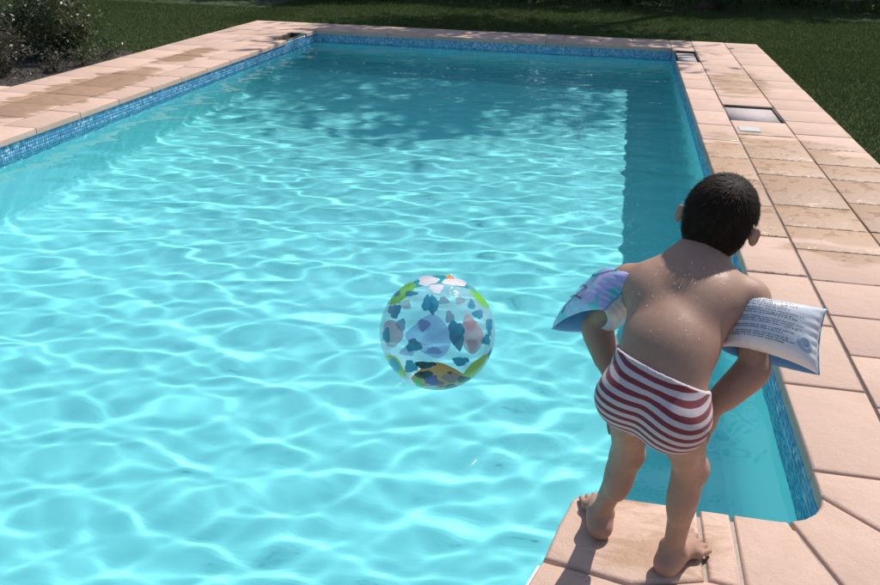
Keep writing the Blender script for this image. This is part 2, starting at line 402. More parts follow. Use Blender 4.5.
# white side panel under the pad
V = []
pp = offset_path([(-.772, -.27), (-.785, -.315), (-.825, -.45), (-.875, -.65), (-.905, -.9)], 0)
for d in (-.018, .006):
    for z in (-.9, -.052):
        for i, (x, y) in enumerate([(-.776, -.285), (-.787, -.325), (-.827, -.46), (-.878, -.66), (-.908, -.9)]): V.append((x + d, y, z))
n_ = 5; F = []
for i in range(4):
    F += [[i, i + 1, n_ + i + 1, n_ + i], [2 * n_ + i, 3 * n_ + i, 3 * n_ + i + 1, 2 * n_ + i + 1], [n_ + i, n_ + i + 1, 3 * n_ + i + 1, 3 * n_ + i], [i, 2 * n_ + i, 2 * n_ + i + 1, i + 1]]
F += [[0, n_, 3 * n_, 2 * n_], [4, 2 * n_ + 4, 3 * n_ + 4, n_ + 4]]
tag(mk('step_panel', np.array(V), F, M['white_plastic']), 'white step panel against the pool wall left of the stone ledge', 'pool step')
# ------------------------------------------------------------------ planting bed, grass
V = [(-6.24, 4.96, Z_LAWN + .008), (-6.24, 7.3, Z_LAWN + .008), (-6.6, 7.55, Z_LAWN + .008), (-7.6, 7.6, Z_LAWN + .008), (-9.4, 7.0, Z_LAWN + .008), (-9.4, 4.96, Z_LAWN + .008)]
tag(mk('planting_bed', np.array(V), [list(range(6))[::-1]], M['soil']), 'dark soil bed along the left edge of the deck', 'flower bed', kind='structure')
def blades(P, hgt, wid, lean):
    n = len(P); a = rng.random(n) * 6.283; d = np.stack([np.cos(a), np.sin(a), 0 * a], 1); hv = hgt * (.55 + .75 * rng.random(n))
    l = rng.random(n) * 6.283; tip = P + np.stack([np.cos(l) * lean * hv, np.sin(l) * lean * hv, hv], 1)
    w_ = (wid * (.7 + .6 * rng.random(n)))[:, None]
    V = np.stack([P - d * w_, P + d * w_, tip], 1); return V.reshape(-1, 3)
def grass():
    pts = []
    def patch(x0, x1, y0, y1, dens):
        n = int((x1 - x0) * (y1 - y0) * dens); pts.append(np.stack([rng.uniform(x0, x1, n), rng.uniform(y0, y1, n), np.full(n, Z_LAWN)], 1))
    patch(1.215, 3.6, 3.2, 10.8, 5000); patch(1.215, 3.6, -2, 3.2, 3500); patch(3.6, 7, 6, 10.8, 4200); patch(-7, 7, 10.8, 15, 3800); patch(7, 12, 9, 16, 600); patch(-9, 9, 15, 20, 1300)
    patch(-12, -6.25, 7.4, 13, 3200); patch(-8.4, -6.25, 6.2, 7.6, 1200); patch(-16, -9, 8, 18, 500)
    P = np.concatenate(pts); bed = (P[:, 0] < -6.24) & (P[:, 1] < 7.5) & (P[:, 0] > -9.4); P = P[~bed | (rng.random(len(P)) < .06)]
    V = blades(P, .030, .0034, .9); o = mk('grass', V, np.arange(len(V)).reshape(-1, 3), M['grass'])
    tag(o, 'short mown grass blades of the lawn', 'grass', kind='stuff')
grass()
# ------------------------------------------------------------------ foliage
def leaf_quads(C, size, droop=.0):
    n = len(C); a = nrm_rows(rng.normal(size=(n, 3)) + [0, 0, -droop]); b = nrm_rows(np.cross(a, rng.normal(size=(n, 3)))); s = (size * (.6 + .8 * rng.random(n)))[:, None]
    c = np.cross(a, b) * s * .12
    return np.stack([C - a * s, C + b * s * .42 + c, C + a * s, C - b * s * .42 + c], 1).reshape(-1, 3)
def nrm_rows(v): return v / np.linalg.norm(v, axis=1, keepdims=True)
def crown_pts(c, rad, nclump, per, clump, shell=.45):
    d = nrm_rows(rng.normal(size=(nclump, 3))); r = (shell + (1 - shell) * rng.random(nclump) ** .6)[:, None]
    cc = np.asarray(c) + d * r * np.asarray(rad) * (.8 + .35 * rng.random((nclump, 1)))
    P = np.repeat(cc, per, 0) + rng.normal(size=(nclump * per, 3)) * np.repeat(clump * (.5 + rng.random((nclump, 1))), per, 0); return cc, P
def tree(base, crown, rad, label, nclump=110, per=70, clump=.32, size=.13, mat='leaf_dark', tr=.16, name='shade_tree', group='trees behind the lawn', fork=.45):
    r = root(name, base, label, 'tree', group); base = np.array(base, float); crown = np.array(crown, float)
    cc, P = crown_pts(crown, rad, nclump, per, clump); V, F = [], []
    def add(p, q):
        v, f = tube(p, q, 9); b = len(V); V.extend(v); F.extend([[i + b for i in g] for g in f])
    f0 = base + (crown - base) * fork + [rng.normal() * .15, rng.normal() * .15, 0]
    add([base - [0, 0, .1], base + [0, 0, .25], base * .5 + f0 * .5 + [rng.normal() * .1, rng.normal() * .1, 0], f0, crown + [0, 0, rad[2] * .3]], [tr * 1.6, tr * 1.1, tr * .85, tr * .7, tr * .15])
    for i in range(9):
        t = cc[rng.integers(len(cc))]; s = f0 + (crown - f0) * rng.random() * .6
        add([s, (s + t) / 2 + [0, 0, .15], t], [tr * .34, tr * .22, tr * .08])
    mk('trunk', V, F, M['bark'], r, True)
    L = leaf_quads(P, size); mk('crown', L, np.arange(len(L)).reshape(-1, 4), M[mat], r); return r
def bush(base, rad, label, n, size, mat, name='shrub', group=None, stems=7, cat='shrub', clump=.08, nclump=60):
    r = root(name, base, label, cat, group); base = np.array(base, float); rad = np.array(rad, float); c = base + [0, 0, rad[2] * .95]
    cc, P = crown_pts(c, rad, nclump, n // nclump, clump, .35); P = P[P[:, 2] > base[2] + .01]; V, F = [], []
    for i in range(stems):
        t = cc[rng.integers(len(cc))]; v, f = tube([base + [rng.normal() * .03, rng.normal() * .03, -.02], (base + t) / 2 + [0, 0, .05], t], [.012, .008, .003], 5); b = len(V); V += v; F += [[q + b for q in g] for g in f]
    mk('stem', V, F, M['bark'], r, True)
    L = leaf_quads(P, size); mk('foliage', L, np.arange(len(L)).reshape(-1, 4), M[mat], r); return r
# the two shrubs beside the deck, left
bush((-7.05, 6.75, Z_LAWN), (.44, .44, .48), 'taller bushy shrub with small grey green leaves left of the deck', 9000, .024, 'leaf_grey')
bush((-7.02, 5.55, Z_LAWN), (.40, .36, .30), 'lower rounded bronze green shrub at the left edge of the picture', 5200, .022, 'leaf_bronze')
for k, (x, y, s, lb) in enumerate([(-6.44, 5.95, .09, 'tiny bronze seedling tuft against the deck edge before the tall shrub'), (-6.42, 6.45, .11, 'small low leafy tuft at the foot of the taller shrub'), (-6.5, 6.95, .13, 'pale low leafy tuft right of the taller shrub')]):
    bush((x, y, Z_LAWN), (s * 1.5, s * 1.5, s), lb, 420, .018, 'leaf_grey' if k else 'leaf_bronze', 'ground_cover_plant', 'low plants along the bed edge', 3, 'plant', .04, 14)
# fallen leaves and bits on the bed
n = 900; P = np.stack([rng.uniform(-8.5, -6.27, n), rng.uniform(5.0, 7.4, n), np.full(n, Z_LAWN + .018)], 1); L = leaf_quads(P, .016)
tag(mk('leaf_litter', L, np.arange(len(L)).reshape(-1, 4), M['leaf_bronze']), 'dry leaves scattered on the planting bed', 'leaf litter', kind='stuff')
# hedge shrubs and trees at the end of the garden
HX = [-17, -14.6, -12.5, -10.4, -8.3, -6.4, -4.4, -2.5, -.6, 1.2, 3.0, 4.9, 6.9, 8.9, 11.2]
for i, x in enumerate(HX):
    y = 16.6 + .35 * x * .18 + rng.normal() * .35 + (1.1 if x > 2 else 0); sunlit = i == 11
    words = ['first', 'second', 'third', 'fourth', 'fifth', 'sixth', 'seventh', 'eighth', 'ninth', 'tenth', 'eleventh', 'twelfth', 'thirteenth', 'fourteenth', 'fifteenth']
    bush((x, y, Z_LAWN), (1.35, 1.0, 1.2 + .3 * rng.random()), ('pale lime leaved hedge shrub at the top right behind the lawn, sunlight put into the leaf colour' if sunlit else f'dark evergreen hedge shrub behind the lawn, {words[i]} from the left'),
         4200, .075, 'leaf_sunlit' if sunlit else 'leaf_dark', 'hedge_shrub', 'hedge shrubs behind the lawn', 9, 'shrub', .2, 70)
tree((.9, 16.4, Z_LAWN), (.15, 15.2, 7.1), (2.7, 2.75, 2.0), 'tall tree whose crown shades the far end of the pool', 135, 46, .42, .14)
TR = [(-15, 19.5, 7.5, 'leftmost tree behind the hedge'), (-11, 18.6, 8.2, 'second tree from the left behind the hedge'), (-7.3, 19.2, 7.6, 'third tree from the left behind the hedge'),
      (-3.6, 18.8, 8.5, 'tree behind the hedge above the middle of the pool'), (5.2, 19.6, 8.8, 'tree behind the hedge above the right lawn'), (9.6, 18.9, 8.0, 'rightmost tree behind the hedge'), (.9, 20.5, 7.9, 'tree behind the hedge above the far right pool corner')]
for x, y, z, lb in TR:
    tree((x, y + 3, Z_LAWN), (x + rng.normal() * .3, y + 3, z * .62), (2.4, 2.1, z * .40), 'dark leafy ' + lb, 120, 60, .36, .17, tr=.2)
# ------------------------------------------------------------------ the child: one implicit surface turned into one mesh
class Field:
    def __init__(s, lo, hi, h):
        s.lo = np.array(lo, float); s.h = h; s.n = np.ceil((np.array(hi) - s.lo) / h).astype(int) + 1
        s.ax = [s.lo[i] + h * np.arange(s.n[i]) for i in range(3)]; s.d = np.full(s.n, .2, np.float32)
    def win(s, lo, hi):
        a = [max(0, int((lo[i] - s.lo[i]) / s.h)) for i in range(3)]; b = [min(s.n[i], int((hi[i] - s.lo[i]) / s.h) + 2) for i in range(3)]
        sl_ = tuple(slice(p, q) for p, q in zip(a, b)); g = np.meshgrid(*[s.ax[i][sl_[i]] for i in range(3)], indexing='ij'); return sl_, np.stack(g, -1)
    def add(s, lo, hi, fn, k):
        lo = np.asarray(lo) - .05; hi = np.asarray(hi) + .05; sl_, P = s.win(lo, hi)
        if P.size == 0: return
        e = fn(P).astype(np.float32); d = s.d[sl_]
        if k <= 0: s.d[sl_] = np.minimum(d, e); return
        hh = np.maximum(k - np.abs(d - e), 0) / k; s.d[sl_] = np.minimum(d, e) - hh * hh * k * .25
    def cut(s, lo, hi, fn, k):
        sl_, P = s.win(np.asarray(lo) - .02, np.asarray(hi) + .02); e = -fn(P).astype(np.float32); d = s.d[sl_]
        hh = np.maximum(k - np.abs(d - e), 0) / k; s.d[sl_] = np.maximum(d, e) + hh * hh * k * .25
    def cap(s, a, b, ra, rb, k=.02):
        a, b = np.array(a, float), np.array(b, float); r = max(ra, rb); s.add(np.minimum(a, b) - r, np.maximum(a, b) + r, lambda P: f_cap(P, a, b, ra, rb), k)
    def ell(s, c, fr, r, k=.02, cut=False):
        c = np.array(c, float); R = max(r); fn = lambda P: f_ell(P, c, fr, r); (s.cut if cut else s.add)(c - R, c + R, fn, k)
def f_cap(P, a, b, ra, rb):
    ab = b - a; t = np.clip(((P - a) @ ab) / (ab @ ab), 0, 1); return np.linalg.norm(P - a - t[..., None] * ab, axis=-1) - (ra + (rb - ra) * t)
def f_ell(P, c, fr, r):
    q = (P - c) @ np.array(fr).T; r = np.array(r); k0 = np.linalg.norm(q / r, axis=-1); k1 = np.linalg.norm(q / r ** 2, axis=-1) + 1e-9; return k0 * (k0 - 1) / k1
def surface_nets(f):
    d = f.d; ins = d < 0; nx, ny, nz = d.shape
    cor = [(i, j, k) for i in (0, 1) for j in (0, 1) for k in (0, 1)]
    def sub(A, c): return A[c[0]:nx - 1 + c[0], c[1]:ny - 1 + c[1], c[2]:nz - 1 + c[2]]
    cnt = sum(sub(ins, c).astype(np.int8) for c in cor); act = (cnt > 0) & (cnt < 8); I = np.argwhere(act)
    vals = {c: d[I[:, 0] + c[0], I[:, 1] + c[1], I[:, 2] + c[2]] for c in cor}; acc = np.zeros((len(I), 3)); num = np.zeros(len(I))
    for c in cor:
        for ax in range(3):
            if c[ax]: continue
            e = list(c); e[ax] = 1; e = tuple(e); a, b = vals[c], vals[e]; x = (a < 0) != (b < 0); t = np.where(x, a / np.where(x, a - b, 1), 0)
            p = np.tile(np.array(c, float), (len(I), 1)); p[:, ax] = t; acc[x] += p[x]; num[x] += 1
    V = f.lo + f.h * (I + acc / num[:, None]); idx = np.full(act.shape, -1, np.int64); idx[tuple(I.T)] = np.arange(len(I)); Fs = []
    for ax in range(3):
        u, v = (ax + 1) % 3, (ax + 2) % 3; A = np.moveaxis(ins, (ax, u, v), (0, 1, 2)); ID = np.moveaxis(idx, (ax, u, v), (0, 1, 2))
        lo_, hi_ = A[:-1, 1:-1, 1:-1], A[1:, 1:-1, 1:-1]
        for cond, flip in ((lo_ & ~hi_, False), (~lo_ & hi_, True)):
            E_ = np.argwhere(cond); a, b, c = E_[:, 0], E_[:, 1] + 1, E_[:, 2] + 1
            q = np.stack([ID[a, b - 1, c - 1], ID[a, b, c - 1], ID[a, b, c], ID[a, b - 1, c]], 1); Fs.append(q[:, ::-1] if flip else q)
    return V, np.concatenate(Fs)
def grad(f, P):
    g = (P - f.lo) / f.h; i = np.clip(np.round(g).astype(int), 1, f.n - 2); d = f.d
    return nrm_rows(np.stack([d[i[:, 0] + 1, i[:, 1], i[:, 2]] - d[i[:, 0] - 1, i[:, 1], i[:, 2]], d[i[:, 0], i[:, 1] + 1, i[:, 2]] - d[i[:, 0], i[:, 1] - 1, i[:, 2]], d[i[:, 0], i[:, 1], i[:, 2] + 1] - d[i[:, 0], i[:, 1], i[:, 2] - 1]], 1) + 1e-9)
# joints
PEL, WAI, SHM = at_y(656, 401, -.395), at_y(664, 354, -.365), at_y(690, 282, -.165)
SHL, SHR = at_y(627, 284, -.115), at_y(750, 300, -.215)
ELL_, WRL = at_y(596, 327, -.06), np.array([-.634, -.205, .470])
ELR, WRR = at_y(754, 370, -.245), at_y(715, 405, -.290)
HIL, HIR = PEL + [-.052, .026, -.018], PEL + [.055, -.028, -.028]
KNL, KNR = np.array([-.594, -.245, .312]), np.array([-.448, -.305, .332])
ANL, ANR = np.array([-.640, -.168, .060]), np.array([-.452, -.278, .060])
HED = at_y(720, 216, -.075)
def frame(t, rv=(.925, -.38, 0.)):
    rv = nrm(rv); t = nrm(t); t = nrm(t - rv * (rv @ t)) if rv[2] else t; r_ = nrm(rv - t * (rv @ t)); return r_, t, np.cross(r_, t)
FRP = frame(WAI - PEL, (.90, -.38, -.20)); FR = frame(SHM - WAI); FRM = frame(nrm(WAI - PEL) + nrm(SHM - WAI))
RV, T, N = FRP; RC, TC_, NC = FR
HF = nrm([.20, .94, -.26]); HR = nrm(np.cross(HF, [.17, 0, 1])); HU = np.cross(HR, HF); HFR = (HR, HF, HU)
def core(f, k0=.03):
    f.ell(PEL + .008 * T, FRP, (.114, .092, .090), k0)
    for s_ in (-1, 1): f.ell(PEL - .014 * T + .036 * N + s_ * .053 * RV, FRP, (.068, .066, .066), .022)
    f.ell(WAI - .012 * FRM[2], FRM, (.097, .100, .080), .05)
    f.ell(WAI * .45 + SHM * .55 - .004 * NC, FR, (.112, .128, .080), .05)
    f.ell(WAI * .75 + SHM * .25 - .03 * NC, FR, (.100, .11, .075), .04)
    for hp, kn in ((HIL, KNL), (HIR, KNR)): f.cap(hp, hp + (kn - hp) * .97, .058, .037, .025)
def body():
    f = Field((-.80, -.62, -.012), (-.20, .10, 1.03), .0045); core(f)
    for s_, sh in ((-1, SHL), (1, SHR)):
        f.cap(SHM - .035 * TC_, sh - s_ * .012 * RC, .060, .042, .05); f.cap(SHM + .02 * NC - .01 * TC_, sh - s_ * .03 * RC - .02 * TC_, .048, .036, .05)                       # shoulder girdle
        f.ell(SHM - .075 * TC_ + .030 * NC + s_ * .060 * RC, FR, (.046, .056, .040), .05)      # shoulder blade
    f.cap(SHM - .03 * TC_ + .012 * NC, HED - .05 * HU - .022 * HF, .060, .052, .04)             # neck
    for sh in (SHL, SHR): f.cap(SHM + .040 * TC_ + .02 * NC, SHM * .45 + sh * .55 + .006 * NC, .040, .040, .05)
    f.ell(SHM - .055 * TC_, FR, (.124, .068, .062), .05)
    f.cap(SHM + .01 * NC, SHM - .07 * TC_ + .055 * NC, .035, .02, .04)
    # head and face
    f.ell(HED, HFR, (.079, .096, .096), .02); f.ell(HED + .03 * HF - .055 * HU, HFR, (.060, .062, .058), .035)
    f.ell(HED + .078 * HF - .085 * HU, HFR, (.022, .02, .016), .02); f.cap(HED + .098 * HF - .01 * HU, HED + .113 * HF - .038 * HU, .008, .012, .012)
    for s_ in (-1, 1):
        f.ell(HED + .088 * HF - .012 * HU + s_ * .031 * HR, HFR, (.019, .015, .011), .012, True); f.ell(HED + .078 * HF - .012 * HU + s_ * .031 * HR, HFR, (.013, .012, .012), .004)
        f.ell(HED + .075 * HF - .040 * HU + s_ * .035 * HR, HFR, (.024, .02, .02), .02)
    f.cap(HED + .094 * HF - .060 * HU - .017 * HR, HED + .094 * HF - .060 * HU + .017 * HR, .007, .007, .008)
    for s_ in (-1, 1):
        ef = (nrm(HR * s_ * .75 - HF * .66), nrm(HF * .75 + HR * s_ * .66), HU); c = HED + s_ * .091 * HR - .010 * HF - .022 * HU
        f.ell(c, ef, (.0070, .016, .024), .010); f.ell(c + ef[0] * .010 + ef[1] * .003, ef, (.006, .010, .015), .006, True)
    # arms
    for s_, sh, el, wr in ((-1, SHL, ELL_, WRL), (1, SHR, ELR, WRR)):
        f.ell(sh, FR, (.035, .038, .035), .035); f.cap(sh, el, .036, .033, .03); d = nrm(wr - el); f.cap(el, wr, .036, .024, .015); f.cap(el + d * .03, el + d * .09, .037, .031, .02)
    # hands on the thighs
    for s_, wr, kn, hip in ((-1, WRL, KNL, HIL), (1, WRR, KNR, HIR)):
        fd = nrm([.16, -.30, -.92]) if s_ < 0 else nrm([-.06, .10, -.98]); ol = nrm([-1., .25, 0]) if s_ < 0 else nrm([-.20, -.96, 0]); ol = nrm(ol - fd * (ol @ fd)); pn = np.cross(ol, fd)
        f.ell(wr + fd * .042, (ol, fd, pn), (.034, .045, .017), .016); kb = wr + fd * .07
        for q, (o_, L) in enumerate(((-.026, .042), (-.009, .050), (.009, .046), (.026, .036))):
            b0 = kb + ol * o_; b1 = b0 + nrm(fd + ol * o_ * 3) * L * .5; b2 = b1 + nrm(fd + (np.array([0, -.45, -.1]) if s_ < 0 else np.array([-.35, 0, -.1]))) * L * .5; f.cap(b0, b1, .0098, .0088, .004); f.cap(b1, b2, .0088, .0075, .003)
        tb = wr + fd * .022 - ol * .028 * 1; f.cap(tb, tb + nrm(fd - ol * .9) * .030, .012, .010, .010); f.cap(tb + nrm(fd - ol * .9) * .030, tb + nrm(fd - ol * .9) * .030 + nrm(fd - ol * .2) * .022, .010, .008, .004)
    # legs and feet
    for s_, kn, an, hd in ((-1, KNL, ANL, nrm([-.10, .99, 0])), (1, KNR, ANR, nrm([.56, .83, 0]))):
        rt_ = np.array([hd[1], -hd[0], 0]); f.cap(kn, an, .036, .025, .03); cm = kn + (an - kn) * .30 - hd * .016; f.ell(cm, np.eye(3), (.032, .032, .074), .03)
        f.ell(kn + hd * .012, np.eye(3), (.035, .035, .042), .02)
        heel = an - hd * .022; heel = np.array([*heel[:2], .030]); f.cap(an, heel, .029, .031, .02)
        ball = np.array([*(an[:2] + hd[:2] * .098), .019]); f.cap([*(an[:2] + hd[:2] * .012), .045], ball, .033, .021, .025)
        f.cap(ball - s_ * rt_ * .024, ball + s_ * rt_ * .030 - hd * .014, .0185, .0155, .018); f.cap(heel, ball, .027, .018, .02)
        for sg in (-1, 1): f.ell(an + rt_ * sg * .022 + [0, 0, .006], np.eye(3), (.013, .013, .014), .014)
        for q in range(5):
            o_ = (-.030 + .0150 * q) * (-s_); L = (.034, .031, .028, .024, .019)[4 - q] if False else (.019, .024, .028, .032, .034)[q if s_ > 0 else q]
            o_ = s_ * (.037 - .0175 * q); r_ = (.0085, .0088, .009, .0095, .0125)[q]; b0 = ball + rt_ * o_ + hd * (.004 + .0050 * q) - [0, 0, .004]; b1 = b0 + nrm(hd + s_ * rt_ * (.20 - .07 * q)) * (L + .004) + [0, 0, -.004]; f.cap(b0, b1, r_, r_ * .95, .005)
    sl_, P = f.win(f.lo, f.lo + f.h * f.n); f.d = np.maximum(f.d, .0015 - P[..., 2].astype(np.float32))
    return f
def skin_mat():
    s = NT('skin'); p = s.pos(); a = s.noise(p, 9, 4); b = s.noise(p, 70, 3)
    c = s.mix(a, (.34, .190, .134), (.43, .258, .190)); c = s.mix(s.math('MULTIPLY', s.ramp(b, .45, .7), .18), c, (.26, .125, .085))
    wetf = s.ramp(s.noise(p, 26, 3), .5, .64)
    s.set(Base_Color=c, Roughness=s.math('SUBTRACT', .60, s.math('MULTIPLY', wetf, .16)), Specular_IOR_Level=.35, Normal=s.bump(s.math('ADD', s.noise(p, 420, 2), s.math('MULTIPLY', s.noise(p, 60, 3), .8)), .16, .003))
    s.b.inputs['Subsurface Weight'].default_value = .12; s.b.inputs['Subsurface Radius'].default_value = (.012, .005, .003); s.b.inputs['Subsurface Scale'].default_value = 1.0; return s.m
M['skin'] = skin_mat()
bf = body(); V, Fq = surface_nets(bf)
person = tag(mk('person', V, Fq, M['skin'], smooth=True), 'small child in striped swim trunks bending forward at the pool edge, seen from behind', 'person')
# swim trunks
def trunks():
    f = Field((-.78, -.62, .40), (-.30, -.10, .80), .0042); core(f, .04); d = f.d - .0062; _, P = f.win(f.lo, f.lo + f.h * f.n); P = P[:f.n[0], :f.n[1], :f.n[2]]
    q = P - PEL; t = q @ T; nn_ = q @ N; r_ = q @ RV
    waist = t - (.074 + .012 * np.clip(nn_ / .09, -1, 1))                                     # below the waist line
    out = np.maximum(d, waist)
    for s_, hp, kn in ((-1, HIL, KNL), (1, HIR, KNR)):
        ax = nrm(kn - hp); o_ = nrm(ax + s_ * -.55 * RV - .1 * N); side = (r_ * s_ > -.0)                   # high cut leg opening
        leg = (P - (hp + ax * .068 - s_ * RV * .035)) @ nrm(ax + .75 * s_ * RV)
        out = np.where(side, np.maximum(out, leg), out)
    inner = d + .009; out = np.maximum(out, -inner)
    f.d = out.astype(np.float32); return surface_nets(f)
def stripe_mat():
    s = NT('striped_fabric'); p = s.pos(); v = s.n('VectorMath', operation='SUBTRACT'); s.l(p, v.inputs[0]); v.inputs[1].default_value = tuple(PEL)
    def dot(a): n_ = s.n('VectorMath', operation='DOT_PRODUCT'); s.l(v.outputs[0], n_.inputs[0]); n_.inputs[1].default_value = tuple(a); return n_.outputs['Value']
    t, nn_, r_ = dot(T), dot(N), dot(RV)
    # the knit stripes run round the body; over the seat they bend with the cloth
    arc_ = s.math('ADD', t, s.math('MULTIPLY', nn_, .42)); arc_ = s.math('ADD', arc_, s.math('MULTIPLY', s.math('MULTIPLY', r_, r_), .9))
    wv = s.math('SINE', s.math('MULTIPLY', s.math('ADD', arc_, s.math('MULTIPLY', s.noise(p, 18, 2), .004)), 2 * math.pi / .0205))
    band = s.ramp(wv, -.12, .12); weave = s.noise(p, 900, 2)
    c = s.mix(band, (.62, .53, .54), (.21, .020, .034)); c = s.mix(s.math('MULTIPLY', weave, .25), c, (.12, .06, .07)); c = s.mix(s.ramp(s.math('SUBTRACT', t, s.math('MULTIPLY', nn_, .13)), .0705, .0712), c, (.58, .50, .52))
    s.set(Base_Color=c, Roughness=.75, Sheen_Weight=.15, Normal=s.bump(s.math('ADD', s.math('MULTIPLY', weave, .15), s.noise(s.vscale(p, (30, 30, 12)), 1, 3)), .5, .004)); return s.m
V, Fq = trunks(); tr_ = mk('swim_trunks', V, Fq, stripe_mat(), person, True); tr_['label'] = 'red and white striped swim trunks'
# hair: a close cap with strands lying away from the crown whorl
def hair():
    f = Field((-.60, -.22, .74), (-.28, .14, 1.05), .004); f.ell(HED + .002 * HU - .004 * HF, HFR, (.0865, .1015, .101), .01); f.ell(HED - .055 * HF - .048 * HU, HFR, (.064, .040, .050), .03)
    _, P = f.win(f.lo, f.lo + f.h * f.n); P = P[:f.n[0], :f.n[1], :f.n[2]]; q = P - HED; fwd, up, rr = q @ HF, q @ HU, q @ HR
    line = np.where(fwd > .055, .030 - up, np.where(fwd > -.012, -.008 - .10 * np.abs(rr) - up, -.080 - up)) * .7
    line = np.where((np.abs(rr) > .062) & (fwd > -.040), np.maximum(line, .012 - up), line)
    base = f.d.copy(); f.d = np.maximum(np.maximum(f.d, line), -(f.d + .016)).astype(np.float32); V, Fq = surface_nets(f); f.d = base
    s = NT('hair'); p = s.pos(); n_ = s.noise(p, 120, 3); s.set(Base_Color=s.mix(n_, (.010, .0065, .0045), (.032, .020, .012)), Roughness=.62, Specular_IOR_Level=.10)
    M['hair'] = s.m; ho = mk('hair', V, Fq, s.m, person, True)
    # strands
    wh = HED - .052 * HF + .078 * HU + .022 * HR; pick = V[rng.integers(len(V), size=15000)]; qq = pick - HED
    keep = (f_ell(pick, HED + .002 * HU - .004 * HF, HFR, (.0865, .1015, .101)) > -.005) | ((qq @ HU) < -.03); pick = pick[keep]
    g = grad(f, pick); away = pick - wh; away -= g * np.sum(away * g, 1, keepdims=True); away = nrm_rows(away + 1e-6); sw = np.cross(g, away); away = nrm_rows(away + .45 * sw * np.exp(-np.linalg.norm(pick - wh, axis=1, keepdims=True) / .03) + .16 * rng.normal(size=pick.shape))
    L = (.012 + .014 * rng.random((len(pick), 1))); low = ((pick - HED) @ HU < -.045); L[low] *= .45; side = nrm_rows(np.cross(g, away)) * .0007
    b0 = pick - g * .002; b1 = pick + away * L * .55 + g * (.0010 * rng.random((len(pick), 1)) + .0004); b2 = pick + away * L + g * (.0016 * rng.random((len(pick), 1)) - .0022)
    SV = np.stack([b0 - side, b0 + side, b1 + side * .8, b1 - side * .8, b2], 1).reshape(-1, 3); k = np.arange(len(pick))[:, None] * 5
    SF = np.concatenate([np.concatenate([k, k + 1, k + 2], 1), np.concatenate([k, k + 2, k + 3], 1), np.concatenate([k + 3, k + 2, k + 4], 1)])
    so_ = mk('hair_strands', SV, SF, s.m, ho); so_['kind'] = 'stuff'
hair()
# water drops on the back
def drops():
    vi = V_body[np.where(((V_body - WAI) @ TC_ > .0) & ((V_body - WAI) @ TC_ < .22) & ((V_body - WAI) @ NC > .05) & (np.abs((V_body - WAI) @ RC) < .11))[0]]
    P = vi[rng.integers(len(vi), size=85)]; g = grad(bf, P); bm = bmesh.new()
    for p, n_ in zip(P, g):
        r_ = .0006 + .0011 * rng.random() ** 2; mt = Matrix.Translation(p) @ Vector(n_).to_track_quat('Z', 'Y').to_matrix().to_4x4() @ Matrix.Diagonal((1, 1 + .5 * rng.random(), .6, 1))
        bmesh.ops.create_icosphere(bm, subdivisions=2, radius=r_, matrix=mt)
    s = NT('drop'); s.set(Base_Color=(.85, .83, .80), Roughness=.05, IOR=1.33, Coat_Weight=1.); s.b.inputs['Coat Roughness'].default_value = .02  # near-white base colour paints the sparkle of the drops
    o = bm_obj('water_drops', bm, s.m, person, True); o['kind'] = 'stuff'
V_body = surface_nets(bf)[0]; drops()
